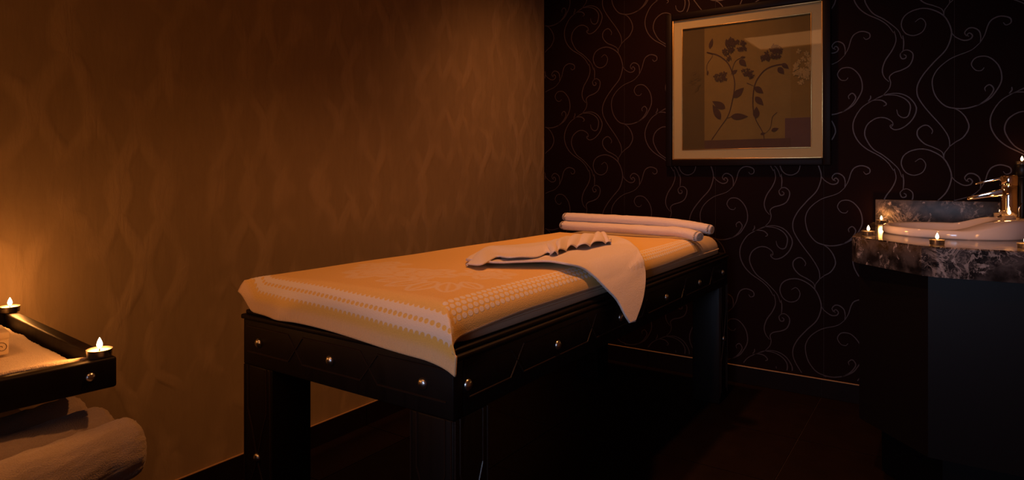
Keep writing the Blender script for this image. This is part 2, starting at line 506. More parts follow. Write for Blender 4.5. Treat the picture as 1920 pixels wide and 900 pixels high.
# scroll print of the wallpaper: one repeat is 0.53 x 0.64 m, traced as curves on the wall
def F(pts):
    return [on_y(1560 + p[0] / 4.5, p[1] / 4.5, Y1 - 0.0006) for p in pts]
STRANDS = [
    [(700,185),(745,155),(780,175),(790,215),(760,270),(690,300),(620,280),(585,215),(605,145),(670,95),(770,70),(870,90),(950,140),(1000,230),
     (1005,310),(960,420),(860,525),(770,630),(722,720),(720,800),(760,875),(830,960),(920,1060),(980,1150),(993,1225),(975,1258),(948,1295),(945,1345)],
    [(945,1350),(930,1285),(860,1245),(780,1212),(725,1155),(722,1100),(765,1062),(810,1060),(848,1100),(840,1130)],
    [(990,1238),(1040,1200),(1110,1155),(1155,1075),(1130,995),(1080,940),(1030,915)],
    [(1250,360),(1170,425),(1010,490),(900,575),(850,660),(850,740),(880,820),(950,890),(1030,913),(1120,915),(1220,890),(1310,845),(1365,795),
     (1430,680),(1410,560),(1320,480),(1220,484),(1176,540),(1210,590),(1260,594),(1284,570)],
    [(1220,890),(1290,850),(1340,800),(1364,750),(1330,714),(1290,740),(1296,770)],
    [(1005,270),(1040,310),(1110,340),(1165,330),(1185,300),(1160,278),(1140,295),(1155,308)],
    [(1135,305),(1120,275),(1150,240),(1195,235),(1240,260),(1255,310),(1250,360)],
    [(1250,360),(1290,290),(1315,215),(1350,165),(1420,136),(1500,150),(1510,190),(1470,210),(1444,190)],
    [(435,805),(330,855),(245,915),(185,1015),(180,1105),(220,1190),(290,1255),(400,1315),(470,1370),(520,1440)],
    [(525,262),(540,340),(510,420),(450,510),(425,590),(440,650),(480,690)],
    [(500,1070),(515,1050),(500,1020),(440,993),(370,1000),(300,1050),(275,1125),(300,1195),(350,1260),(430,1310),(500,1365),(560,1425),(590,1495)],
    [(597,300),(605,360),(600,430)],
    [(600,430),(575,460),(590,495),(620,490),(625,470),(605,460)],
    [(575,455),(600,430),(640,422),(680,450),(680,500),(650,555),(590,590),(520,615),(485,650),(495,700),(480,750),(435,800)],
    [(330,855),(430,805),(540,787),(630,810),(690,865),(712,925),(680,1005),(610,1070),(540,1095),(500,1080),(490,1060),(510,1050)],
    [(430,805),(530,803),(610,830),(655,875),(660,925),(640,980),(600,993),(560,970),(545,925)],
    [(310,860),(360,845),(420,847),(455,870),(455,885),(435,895)],
    [(305,855),(325,830),(325,805)],
]
PXW, PZW = 0.53, 0.642
curves = [catmull(F(s), 7) for s in STRANDS]
def scroll_me(dx, dz, clip):
    vs, fs = [], []
    keep = (lambda p: 0.006 < p.x + dx < RX - 0.006 and 0.10 < p.z + dz < RZ - 0.005) if clip else None
    for c in curves:
        ribbon(c, lambda t: 0.0020 + 0.0032 * math.sin(PI * min(1, max(0, 0.08 + 0.84 * t))), Vector((0, -1, 0)), vs, fs, keep)
    return mesh('wallpaper_scroll', vs, fs) if fs else None
full = scroll_me(0, 0, False)
cx0 = min(p.x for c in curves for p in c); cx1 = max(p.x for c in curves for p in c)
cz0 = min(p.z for c in curves for p in c); cz1 = max(p.z for c in curves for p in c)
for i in range(-5, 3):
    for j in range(-4, 4):
        dx, dz = i * PXW, j * PZW
        if cx1 + dx < 0.01 or cx0 + dx > RX or cz1 + dz < 0.1 or cz0 + dz > RZ:
            continue
        inside = cx0 + dx > 0.006 and cx1 + dx < RX - 0.006 and cz0 + dz > 0.1 and cz1 + dz < RZ
        me = full if inside else scroll_me(dx, dz, True)
        if me:
            link('wallpaper_scroll', me, MAT['scroll'], wall_back, (dx, 0, dz))

# skirting of floor tile with a bead of sealant on top
BH = 0.086
bl = struct(link('baseboard_left', box_me('baseboard_left', 0.0005, 0.004, Y0, Y1, 0, BH - 0.004), MAT['grout']))
for ty in ys:
    y0, y1 = max(ty, Y0), min(ty + TS, Y1)
    if y1 - y0 > 0.02:
        link('skirting_tile', box_me('skirting_tile', 0.003, 0.011, y0 + 0.0012, y1 - 0.0012, 0.001, BH), MAT['tile'], bl)
link('sealant_bead', box_me('sealant_bead', 0.0005, 0.009, Y0, Y1, BH, BH + 0.005, 0.002), MAT['sealant'], bl)
bb = struct(link('baseboard_back', box_me('baseboard_back', 0.012, RX, Y1 - 0.004, Y1 - 0.0005, 0, BH - 0.004), MAT['grout']))
for tx in xs:
    x0, x1 = max(tx, 0.012), min(tx + TS, RX)
    if x1 - x0 > 0.02:
        link('skirting_tile', box_me('skirting_tile', x0 + 0.0012, x1 - 0.0012, Y1 - 0.011, Y1 - 0.003, 0.001, BH), MAT['tile'], bb)
link('sealant_bead', box_me('sealant_bead', 0.012, RX, Y1 - 0.009, Y1 - 0.0005, BH, BH + 0.005, 0.002), MAT['sealant'], bb)

# ------------------------------------------------------------------ massage bed
BX0, BX1, BY0, BY1 = 0.437, 1.215, 1.09, 3.215
BCX, BCY = (BX0 + BX1) / 2, (BY0 + BY1) / 2
BW, BL = (BX1 - BX0) / 2, (BY1 - BY0) / 2
ZT, ZA = 0.71, 0.555
bed = tag(empty('massage_bed', (BCX, BCY, 0)), 'black stained wooden massage bed frame with steel studs under the mattress', 'bed')
LEG = 0.132
stud_me = lathe_me('stud', [(0.0135, 0.0), (0.0135, 0.0015), (0.0120, 0.0045), (0.0085, 0.0075), (0.0040, 0.0090), (0.0005, 0.0093)], 18, True, True)
def stud(parent, p, facing):
    o = link('stud', stud_me, MAT['stud'], parent, p)
    o.rotation_euler = {'-y': (PI / 2, 0, 0), '+x': (0, PI / 2, 0), '-x': (0, -PI / 2, 0), '+y': (-PI / 2, 0, 0)}[facing]
    return o
def beads(lines, plane, d, wd=0.0055, dp=0.0022):
    """raised bead moulding following 2-D polylines on a face: plane 'y' (front/back) or 'x' (sides); d = face position, sign outward"""
    vs, fs = [], []
    val, sg = d
    for ln in lines:
        b = len(vs); n = len(ln)
        for i, (a, z) in enumerate(ln):
            a0, z0 = ln[max(i - 1, 0)]; a1, z1 = ln[min(i + 1, n - 1)]
            tx, tz = a1 - a0, z1 - z0
            L = math.hypot(tx, tz) or 1
            nx, nz = -tz / L * wd / 2, tx / L * wd / 2
            for (aa, zz, dd) in ((a + nx, z + nz, -0.0005), (a + nx * .5, z + nz * .5, dp), (a - nx * .5, z - nz * .5, dp), (a - nx, z - nz, -0.0005)):
                vs.append((aa, val + sg * dd, zz) if plane == 'y' else (val + sg * dd, aa, zz))
        for i in range(n - 1):
            for k in range(3):
                q = b + 4 * i + k
                fs.append((q, q + 1, q + 5, q + 4))
    return mesh('bead_moulding', vs, fs)
def braid(a0, a1, zc, amp, cross, half=0.030):
    """two zig-zag lines crossing at the given stations"""
    out = []
    for s in (1, -1):
        ln = [(a0, zc + s * amp)]
        sg = s
        for c in cross:
            ln += [(c - half, zc + sg * amp), (c + half, zc - sg * amp)]
            sg = -sg
        ln.append((a1, zc + sg * amp))
        out.append(ln)
    return out
# legs
for sx in (-1, 1):
    for sy in (-1, 1):
        x0 = -BW if sx < 0 else BW - LEG
        y0 = -BL if sy < 0 else BL - LEG
        lg = link('leg', box_me('leg', x0, x0 + LEG, y0, y0 + LEG, 0.0, ZA + 0.001, 0.004), MAT['wood'], bed)
        cx, cy = x0 + LEG / 2, y0 + LEG / 2
        def legl(c):
            return [[(c - .042, ZA), (c - .042, .43), (c - .022, .375), (c - .010, .33), (c + .010, .27), (c + .042, .20), (c + .042, .05)],
                    [(c + .042, ZA), (c + .042, .43), (c + .022, .375), (c + .010, .33), (c - .010, .27), (c - .042, .20), (c - .042, .05)],
                    [(c - .060, ZA), (c - .060, .03)], [(c + .060, ZA), (c + .060, .03)]]
        fy = -BL if sy < 0 else BL
        fx = -BW if sx < 0 else BW
        link('bead_moulding', beads(legl(cx), 'y', (fy, sy)), MAT['bead'], lg)
        link('bead_moulding', beads(legl(cy), 'x', (fx, sx)), MAT['bead'], lg)
        stud(lg, (cx, fy, 0.30), '-y' if sy < 0 else '+y')
        stud(lg, (fx, cy, 0.30), '-x' if sx < 0 else '+x')
# aprons
AT = 0.035
ZM = 0.630
def apron(name, x0, x1, y0, y1):
    return link(name, box_me(name, x0, x1, y0, y1, ZA + 0.001, ZT - 0.026, 0.003), MAT['wood'], bed)
fcross = [-0.155, 0.125]
for sy in (-1, 1):
    y0 = -BL if sy < 0 else BL - AT
    ap = apron('end_apron', -BW, BW, y0, y0 + AT)
    f = -BL if sy < 0 else BL
    link('bead_moulding', beads(braid(-BW + .02, BW - .02, ZM, 0.036, fcross), 'y', (f, sy)), MAT['bead'], ap)
    for sxp in (-0.316, -0.016, 0.300):
        stud(ap, (sxp, f, ZM - 0.006), '-y' if sy < 0 else '+y')
ystud = [1.14, 1.545, 1.96, 2.38, 2.78, 3.13]
for sx in (-1, 1):
    x0 = -BW if sx < 0 else BW - AT
    ap = apron('side_apron', x0, x0 + AT, -BL + AT + .0005, BL - AT - .0005)
    f = -BW if sx < 0 else BW
    cr = [(a + b) / 2 - BCY for a, b in zip(ystud[:-1], ystud[1:])]
    link('bead_moulding', beads(braid(-BL + .05, BL - .05, ZM, 0.036, cr), 'x', (f, sx)), MAT['bead'], ap)
    for yy in ystud:
        stud(ap, (f, yy - BCY, ZM - 0.006), '-x' if sx < 0 else '+x')
# stepped top
link('top_board', box_me('top_board', -BW - 0.006, BW + 0.006, -BL - 0.006, BL + 0.006, ZT - 0.0255, ZT - 0.012, 0.004), MAT['wood'], bed)
link('top_lip', box_me('top_lip', -BW + 0.004, BW - 0.004, -BL + 0.004, BL - 0.004, ZT - 0.0118, ZT, 0.003), MAT['wood'], bed)

# mattress
MX0, MX1, MY0, MY1, MZ = 0.452, 1.195, 1.105, 3.205, 0.795
MCX, MCY = (MX0 + MX1) / 2, (MY0 + MY1) / 2
def mattress_me():
    hx, hy, r = (MX1 - MX0) / 2, (MY1 - MY0) / 2, 0.09
    prof = [(0.006, ZT + .001), (0.0, ZT + .006), (0.0, MZ - 0.058)] + [(0.060 * (1 - math.cos(q)), MZ - 0.060 + 0.060 * math.sin(q)) for q in (.25, .5, .75, 1.0, 1.25, 1.45)] + [(0.062, MZ)]
    n = 8
    vs, fs = [], []
    def ring(ins, z):
        out = []
        rr = max(r - ins, 0.01)
        for (qx, qy, a0) in ((1, 1, 0), (-1, 1, 90), (-1, -1, 180), (1, -1, 270)):
            for k in range(n + 1):
                a = math.radians(a0 + 90 * k / n)
                out.append((qx * (hx - r) + rr * math.cos(a), qy * (hy - r) + rr * math.sin(a), z))
        return out
    R = [ring(i, z) for i, z in prof]
    m = len(R[0])
    for q in R:
        vs += q
    for i in range(len(R) - 1):
        for k in range(m):
            k2 = (k + 1) % m
            fs.append((i * m + k, i * m + k2, (i + 1) * m + k2, (i + 1) * m + k))
    fs.append(tuple(reversed(range(m))))
    fs.append(tuple(range((len(R) - 1) * m, len(R) * m)))
    return mesh('mattress', vs, fs, True)
mt = tag(link('mattress', mattress_me(), MAT['cushion'], None, (MCX, MCY, 0)), 'thin beige vinyl mattress with rounded corners on the black bed frame', 'mattress')
pip = []
hx, hy, r = (MX1 - MX0) / 2 + .001, (MY1 - MY0) / 2 + .001, 0.09
for (qx, qy, a0) in ((1, 1, 0), (-1, 1, 90), (-1, -1, 180), (1, -1, 270)):
    for k in range(9):
        a = math.radians(a0 + 90 * k / 8)
        pip.append((qx * (hx - r) + r * math.cos(a), qy * (hy - r) + r * math.sin(a), MZ - 0.060))
pip.append(pip[0])
link('piping', tube_me('piping', pip, 0.0025, 6, False), MAT['cushion'], mt)

# yellow bath towel over the mattress
TX0, TX1 = MX0 - 0.008, MX1 + 0.008
TYF, TYB = MY0 - 0.029, 2.80
RT = 0.062
RF = 0.070
def roll(d, r):
    """arc length d past the start of the rounded edge -> (horizontal run, drop)"""
    q = r * PI / 2
    if d <= 0:
        return d, 0.0
    if d < q:
        a = d / r
        return r * math.sin(a), r * (1 - math.cos(a))
    return r + (d - q) * 0.10, r + (d - q) * 0.995
def towel_surf(s, t, wob=True):
    """s: metres from left hem start, t: metres from front hem; returns world point"""
    pass
W_FLAT = (TX1 - TX0) - 2 * RT
L_LEFT = 0.055
L_RIGHT = 0.102
def front_len(a):
    return 0.092 + 0.034 * sstep(0.0, 0.10, a) + 0.036 * a
def towel_pt(a, b):
    # a 0..1 left->right, b 0..1 front->back
    fr = front_len(a)                       # front overhang (arc) grows towards the right corner
    Ltot = fr + (TYB - TYF - RF)
    t = b * Ltot - fr                               # <0 hanging in front
    if b < 0.13:
        pass
    rr = lerp(L_RIGHT + 0.012, L_RIGHT - 0.004, sstep(0.0, 0.25, b))
    rr = rr - 0.010 * sstep(0.75, 1.0, b)
    s = a * (L_LEFT + W_FLAT + rr) - L_LEFT
    dl = max(0, -s); drt = max(0, s - W_FLAT)
    if dl > 0:
        h, dropx = roll(dl, RT); x = TX0 + RT - h
    elif drt > 0:
        h, dropx = roll(drt, RT); x = TX1 - RT + h
    else:
        x = TX0 + RT + s; dropx = 0
    if t < 0:
        h, dropy = roll(-t, RF); y = TYF + RF - h
    else:
        y = TYF + RF + t; dropy = 0
    # corner: hanging cloth cannot fall twice as far, it flares outwards
    both = min(dropx, dropy)
    drop = max(dropx, dropy) + 0.20 * both
    if dl > 0 and t < 0:
        x -= 0.70 * both; y -= 0.20 * both; drop = max(dropx, dropy) - 0.45 * both
    if drt > 0 and t < 0:
        x += 0.55 * both; y -= 0.15 * both
    z = MZ + 0.012 - drop
    # soft crown and folds
    z += 0.012 * math.exp(-((y - 1.42) / 0.35) ** 2) * (1 - sstep(0, .12, drop)) * math.sin(PI * min(1, max(0, a)))
    n1 = noise.noise(Vector((x * 5, y * 3, 1.3)))
    z += 0.003 * n1 * (1 if drop < 0.03 else 0.3)
    if t < -0.05:
        k = sstep(0.05, 0.13, -t)
        y -= k * (0.006 + 0.008 * math.sin(a * 9 + 0.5) + 0.012 * math.exp(-((a - 0.24) / 0.05) ** 2))
    return Vector((x, y, z))
def towel_uv(a, b):
    fr = front_len(a)
    return ((1 - a) * (L_LEFT + W_FLAT + L_RIGHT), b * (fr + (TYB - TYF - RF)))
NU, NV = 190, 420
tw_me = grid_me('yellow_towel', lambda a, b: towel_pt(a, b) - Vector((MCX, TYF, MZ)), NU, NV, towel_uv)
# woven floral motif: pale petals and leaf outlines in the middle of the near half
def motif(p):
    v = 0.0
    for (cx, cy, R, k, rot) in ((0.76, 1.31, 0.125, 5, .3), (0.90, 1.36, 0.105, 5, 1.1), (1.03, 1.47, 0.095, 6, .2), (0.66, 1.42, 0.10, 5, .6), (0.78, 2.35, 0.14, 5, .6)):
        d = Vector((p.x - cx, p.y - cy)); r = d.length
        th = math.atan2(d.y, d.x) + rot
        lobe = R * (0.62 + 0.38 * abs(math.cos(th * k / 2)))
        if r < lobe:
            fill = 0.75 * (1 - sstep(lobe * 0.85, lobe, r))
            vein = abs(math.sin(th * k / 2))
            ring = abs(r - lobe * 0.55)
            if ring < 0.006 or vein < 0.10:
                fill *= 0.2
            v = max(v, fill)
    for (ox, oy, ang, L, wd) in ((1.00, 1.285, -1.45, .13, .030), (1.03, 1.30, -0.95, .125, .028), (0.97, 1.28, -1.95, .12, .028), (0.93, 1.27, -2.45, .10, .024),
                                 (1.05, 1.33, -.45, .10, .024)):
        dx, dy = p.x - ox, p.y - oy
        l = dx * math.cos(ang) + dy * math.sin(ang); q = -dx * math.sin(ang) + dy * math.cos(ang)
        if 0 < l < L:
            e = wd * math.sin(PI * l / L) ** 0.8
            if abs(abs(q) - e) < 0.0055 or abs(q) < 0.0035:
                v = 1.0
    return v
att = tw_me.attributes.new('motif', 'FLOAT', 'POINT')
vals = []
for vtx in tw_me.vertices:
    p = vtx.co + Vector((MCX, TYF, MZ))
    vals.append(motif(p) if p.z > MZ - 0.02 and 1.12 < p.y < 2.5 else 0.0)
att.data.foreach_set('value', vals)
tw = tag(link('bath_towel', tw_me, MAT['yellow_towel'], None, (MCX, TYF, MZ)), 'yellow bath towel with white dotted borders spread over the mattress', 'towel')
solid(tw, 0.005)

# white towel thrown over the right side of the bed, gathered into pleats on top
def G(p):
    return 860 + p[0] / 4.5, 420 + p[1] / 4.5
XE = 1.203                              # where the cloth turns over the side
def bed_z(x):
    d = max(0.0, x - (TX1 - RT))
    return MZ + 0.014 - (RT - math.sqrt(max(0.0, RT * RT - min(d, RT) ** 2))) if d > 0 else MZ + 0.014
XA, XR = 1.155, 0.042
def cloth_z(x):
    d = max(0.0, x - XA)
    return MZ + 0.024 - d * d / (2 * XR)
def on_bed(p, lift=0.006):
    px, py = G(p)
    d = ray(px, py)
    lo, hi = 0.5, 4.0
    f = lambda k: CAMZ + d.z * k - (cloth_z(CAMX + d.x * k) + lift)
    k = 1.0                                  # walk along the line of sight until it meets the cloth-covered bed
    while k < 4.0 and f(k) > 0:
        k += 0.002
    return Vector((CAMX + d.x * k, CAMY + d.y * k, CAMZ + d.z * k))
front = [(60,318),(170,345),(290,352),(520,347),(750,342),(900,365),(1060,400),(1150,460),(1240,545),(1330,640),(1400,770),(1440,832)]
back = [(95,285),(200,230),(300,200),(560,180),(800,150),(1050,110),(1280,110),(1430,150),(1530,255),(1572,420),(1555,600),(1480,822)]
fc = catmull([on_bed(p) for p in front], 8)
bc = catmull([on_bed(p) for p in back], 8)
def sheet(a, b):
    p = polyat(fc, a).lerp(polyat(bc, a), b)
    p.z = max(p.z, cloth_z(p.x)) if p.x < 1.22 else lerp(p.z, cloth_z(p.x), 0.5)
    h = noise.noise(Vector((p.x * 7, p.y * 5, p.z * 7 + 4)))
    p += Vector((0.004 * h if p.z < MZ - .02 else 0, 0, 0.004 * abs(h) if p.z > MZ - 0.01 else 0))
    # the front hem curls up a little
    p.z += 0.006 * (1 - sstep(0, 0.10, b)) * (1 - sstep(.5, .6, a))
    return p
WO = Vector((1.10, 1.95, MZ))
root = tag(empty('white_towel', WO), 'white towel gathered into pleats on the yellow towel, its corner hanging over the side', 'towel')
sh = link('draped_sheet', grid_me('draped_sheet', lambda a, b: sheet(a, b) - WO, 110, 60), MAT['white_towel'], root)
solid(sh, 0.006, 1.0)
lowc = catmull([on_bed(p, .018) for p in [(60,312),(200,335),(320,288),(430,305),(560,292),(660,275),(740,250),(800,262),(860,240),(960,205),(1070,195),(1180,170),(1285,150)]], 8)
topc = catmull([on_bed(p, .030) for p in [(75,285),(150,215),(240,165),(400,160),(560,160),(660,150),(760,135),(860,120),(960,105),(1060,95),(1140,90),(1215,80),(1280,120)]], 8)
def pleats(a, b):
    p0, p1 = polyat(lowc, a), polyat(topc, a)
    p = p0.lerp(p1, b)
    zt = cloth_z(p.x) + 0.008
    k = sstep(0.45, 0.62, a) * (1 - 0.3 * sstep(0.9, 1.0, a))
    arch = (0.020 + 0.016 * sstep(0.3, 0.7, a)) * math.sin(PI * (0.12 + 0.80 * b)) * sstep(0.0, 0.12, a) * (1 - 0.6 * sstep(0.94, 1.0, a))
    ph = a * 40 + 2.0 * b + 2.4 * noise.noise(Vector((a * 11, b * 1.5, 0)))
    rip = (abs(math.sin(ph)) ** 0.7 - 0.5)
    z = zt + arch + k * 0.018 * rip * (1 - 0.75 * b) + (1 - k) * 0.004 * math.sin(b * 9 + a * 12) * sstep(0.05, .2, a)
    z += 0.010 * math.exp(-((a - .30) / .10) ** 2) * (1 - sstep(0, .35, b))
    d = (p0 - p1); d.z = 0
    if d.length > 1e-6:
        d.normalize()
    p += d * (k * 0.018 * rip * (1 - b))
    p.z = max(z, cloth_z(p.x) + 0.008)
    if b > 0.86:
        p.z = lerp(p.z, cloth_z(p.x) + 0.008, sstep(.86, 1.0, b) * 0.9)
    return p
pl = link('pleated_fold', grid_me('pleated_fold', lambda a, b: pleats(a, b) - WO, 260, 40), MAT['white_towel'], root)
solid(pl, 0.004, 1.0)

# rolled towels at the head
def roll_me(path, rx, rz, seed, turns=2.6, bulge=0.0, n=40, fuzz=0.0015):
    """rolled towel along path: slightly flattened, rounded ends with a spiral groove, loose outer edge"""
    P = catmull(path, 10)
    m = len(P)
    vs, fs = [], []
    rings = []
    def frame(i):
        t = (P[min(i + 1, m - 1)] - P[max(i - 1, 0)]).normalized()
        a = t.cross(Vector((0, 0, 1))).normalized()
        return t, a, a.cross(t).normalized()
    def ring(c, a, b, s):
        out = []
        for k in range(n):
            th = 2 * PI * k / n
            lip = 0.06 * math.exp(-((th - 4.0) / 0.25) ** 2)
            rr = s * (1 + lip)
            p = c + a * (rx * rr * math.cos(th)) + b * (rz * rr * math.sin(th))
            nn = noise.noise(p * 22 + Vector((seed, 0, 0))) * 0.045 * rx + noise.noise(p * 160 + Vector((seed, 3, 0))) * fuzz
            out.append(p + (p - c).normalized() * nn if s > 0.05 else p)
        return out
    t, a, b = frame(0)
    for (s, back_) in ((0.02, .006), (0.25, -.001), (0.32, .006), (0.52, -.001), (0.60, .006), (0.78, -.002), (0.93, .004), (1.0, .014)):
        rings.append(ring(P[0] + t * back_, a, b, s))
    for i in range(1, m - 1):
        t, a, b = frame(i)
        rings.append(ring(P[i], a, b, 1 + bulge * math.sin(PI * i / (m - 1))))
    t, a, b = frame(m - 1)
    for (s, back_) in reversed(((0.02, .006), (0.25, -.001), (0.32, .006), (0.52, -.001), (0.60, .006), (0.78, -.002), (0.93, .004), (1.0, .014))):
        rings.append(ring(P[m - 1] - t * back_, a, b, s))
    for q in rings:
        vs += q
    for i in range(len(rings) - 1):
        for k in range(n):
            k2 = (k + 1) % n
            fs.append((i * n + k, i * n + k2, (i + 1) * n + k2, (i + 1) * n + k))
    fs.append(tuple(reversed(range(n)))); fs.append(tuple(range((len(rings) - 1) * n, len(rings) * n)))
    return mesh('rolled_towel', vs, fs, True)
ZH = MZ + 0.016
HO = Vector((0.83, 2.90, ZH))
low_path = [(0.480, 2.86, ZH + .026), (0.60, 2.86, ZH + .024), (0.80, 2.855, ZH + .024), (1.00, 2.84, ZH + .024), (1.12, 2.81, ZH + .026), (1.215, 2.79, ZH + .012)]
up_path = [(0.480, 2.885, ZH + .067), (0.60, 2.89, ZH + .066), (0.80, 2.89, ZH + .064), (1.00, 2.885, ZH + .061), (1.14, 2.87, ZH + .052), (1.245, 2.865, ZH + .038)]
tag(link('rolled_towel', roll_me([Vector(p) - HO for p in low_path], 0.034, 0.0225, 1), MAT['white_towel'], None, HO),
    'long rolled white towel lying on the yellow towel at the head, lower of the two', 'towel', 'rolled white towels at the head of the bed')
tag(link('rolled_towel', roll_me([Vector(p) - HO for p in up_path], 0.030, 0.0225, 5), MAT['white_towel'], None, HO),
    'long rolled white towel lying on top of another roll at the head', 'towel', 'rolled white towels at the head of the bed')

# ------------------------------------------------------------------ tealights
tl_cup = lathe_me('cup', [(0.0195, 0.0), (0.0205, 0.001), (0.0215, 0.014), (0.0222, 0.0145), (0.0210, 0.0145), (0.0200, 0.006), (0.0005, 0.006)], 28)
tl_wax = lathe_me('wax', [(0.0200, 0.0075), (0.0203, 0.0118), (0.0150, 0.0112), (0.0040, 0.0105), (0.0005, 0.0105)], 28, True, True)
tl_wick = tube_me('wick', [(0, 0, 0.010), (0.0003, 0, 0.014), (0.0012, 0, 0.0175)], 0.0008, 6)
tl_flame = lathe_me('flame', [(0.0006, 0.0), (0.0034, 0.0025), (0.0050, 0.0060), (0.0051, 0.0090), (0.0040, 0.0135), (0.0021, 0.0180), (0.0003, 0.0215)], 14, True, True, (0.0004, 0, 0.0150))
FLAME_C = (1.0, 0.36, 0.075)
def tealight(loc, label, power=0.35, group='burning tealights'):
    e = tag(empty('tealight', loc), label, 'candle', group)
    link('cup', tl_cup, MAT['alu'], e); link('wax', tl_wax, MAT['wax'], e)
    link('wick', tl_wick, MAT['wick'], e); link('flame', tl_flame, MAT['flame'], e)
    light('flame_light', 'POINT', (0, 0, 0.034), power, FLAME_C, parent=e, shadow_soft_size=0.012)
    return e

# ------------------------------------------------------------------ side table on the left
TR = math.radians(-4.5)
TL = Vector((0.800, 0.588, 0))
def tloc(x, y, z):
    c, s = math.cos(TR), math.sin(TR)
    return Vector((TL.x + x * c - y * s, TL.y + x * s + y * c, z))
table = tag(empty('side_table', TL, TR), 'dark wooden side table with a tray top and a lower shelf', 'table')
TWd, TLn = 0.67, 1.00
ZR0, ZR1 = 0.694, 0.752
rt = 0.026
link('tray_rail', box_me('tray_rail', -rt, 0, -TLn, 0, ZR0, ZR1, 0.005, 3), MAT['wood'], table)
link('tray_rail', box_me('tray_rail', -TWd, -TWd + rt, -TLn, 0, ZR0, ZR1, 0.005, 3), MAT['wood'], table)
link('tray_rail', box_me('tray_rail', -TWd + rt + .0003, -rt - .0003, -rt, 0, ZR0, ZR1, 0.005, 3), MAT['wood'], table)
link('tray_rail', box_me('tray_rail', -TWd + rt + .0003, -rt - .0003, -TLn, -TLn + rt, ZR0, ZR1, 0.005, 3), MAT['wood'], table)
link('tray_base', box_me('tray_base', -TWd + rt + .0003, -rt - .0003, -TLn + rt + .0003, -rt - .0003, ZR0 + .002, 0.712), MAT['wood'], table)
for yy in (-0.045,):
    s_ = link('stud', stud_me, MAT['stud'], table, (0.0, yy, 0.723)); s_.rotation_euler = (0, PI / 2, 0); s_.scale = (0.62, 0.62, 0.62)
ZS = 0.522
link('lower_shelf', box_me('lower_shelf', -TWd + 0.02, 0.035, -TLn + 0.02, -0.01, ZS - 0.03, ZS, 0.004), MAT['wood'], table)
for lx in (-TWd + 0.05, -0.40):
    for ly in (-TLn + 0.05, -0.34):
        link('leg', box_me('leg', lx, lx + 0.06, ly, ly + 0.06, 0.0, ZS - 0.03, 0.003), MAT['wood'], table)
        link('post', box_me('post', lx, lx + 0.06, ly, ly + 0.06, ZS, ZR0, 0.003), MAT['wood'], table)
# folded towel lining the tray
def liner(a, b):
    x0, x1 = -TWd + rt + 0.014, -rt - 0.009
    y0, y1 = -TLn + rt + 0.02, -rt - 0.010
    x = lerp(x0, x1, a); y = lerp(y0, y1, b)
    y -= 0.016 * (1 - sstep(0, .25, 1 - a)) * 0 + 0.010 * abs(noise.noise(Vector((x * 9, 0, 2)))) * sstep(.9, 1, b)
    z = 0.734 + 0.004 + 0.005 * noise.noise(Vector((x * 8, y * 8, 0)))
    z += 0.016 * math.exp(-((1 - a) / 0.10) ** 2)
    z -= 0.010 * sstep(0.965, 1.0, b) * (1 - sstep(.8, 1, a))
    z += 0.0016 * noise.noise(Vector((x * 170, y * 170, 0)))
    return Vector((x, y, z))
ln = tag(link('tray_towel', grid_me('tray_towel', liner, 150, 190), MAT['table_towel'], None, TL, TR), 'cream terry towel lining the tray top of the side table', 'towel')
solid(ln, 0.008)
# small box on the tray
bp = on_z(17, 664, 0.744)
bxr = empty('soap_box', bp, math.radians(-9))
tag(bxr, 'small cream box with a printed curl on the tray towel', 'box')
link('carton', box_me('carton', -0.085, 0.0, -0.085, 0.0, 0.0, 0.042, 0.003), MAT['carton'], bxr)
link('lid', box_me('lid', -0.0865, 0.0015, -0.0865, 0.0015, 0.030, 0.0445, 0.003), MAT['carton'], bxr)
vs, fs = [], []
for (oy, sc_) in ((-0.012, 1.0), (-0.030, .9), (-0.050, 1.0)):
    sp = [Vector((0.0006, oy + sc_ * (0.0012 + 0.0011 * k * .5) * math.cos(k * .5), 0.015 + sc_ * (0.0012 + 0.0011 * k * .5) * math.sin(k * .5))) for k in range(22)]
    ribbon(sp, lambda t: 0.0011, Vector((1, 0, 0)), vs, fs)
link('printed_curl', mesh('printed_curl', vs, fs), MAT['ink'], bxr)
# rolled towels on the lower shelf
rd = math.radians(10)
dirv = Vector((-math.sin(rd), math.cos(rd), 0))
RR = 0.060
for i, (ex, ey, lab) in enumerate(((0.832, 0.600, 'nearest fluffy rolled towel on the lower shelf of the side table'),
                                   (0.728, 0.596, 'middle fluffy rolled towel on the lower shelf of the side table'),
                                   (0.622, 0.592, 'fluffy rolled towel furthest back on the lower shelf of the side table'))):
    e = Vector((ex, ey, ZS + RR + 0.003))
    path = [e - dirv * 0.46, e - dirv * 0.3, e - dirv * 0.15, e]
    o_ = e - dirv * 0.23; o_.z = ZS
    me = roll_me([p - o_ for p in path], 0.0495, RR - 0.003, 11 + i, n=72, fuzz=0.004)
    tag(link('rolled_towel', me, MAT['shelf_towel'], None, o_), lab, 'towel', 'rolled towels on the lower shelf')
tealight(tloc(-0.024, -0.022, ZR1), 'burning tealight on the near corner of the side table tray', 1.1)
tealight(tloc(-TWd + 0.024, -0.014, ZR1), 'burning tealight on the wall-side corner of the side table tray', 1.9)

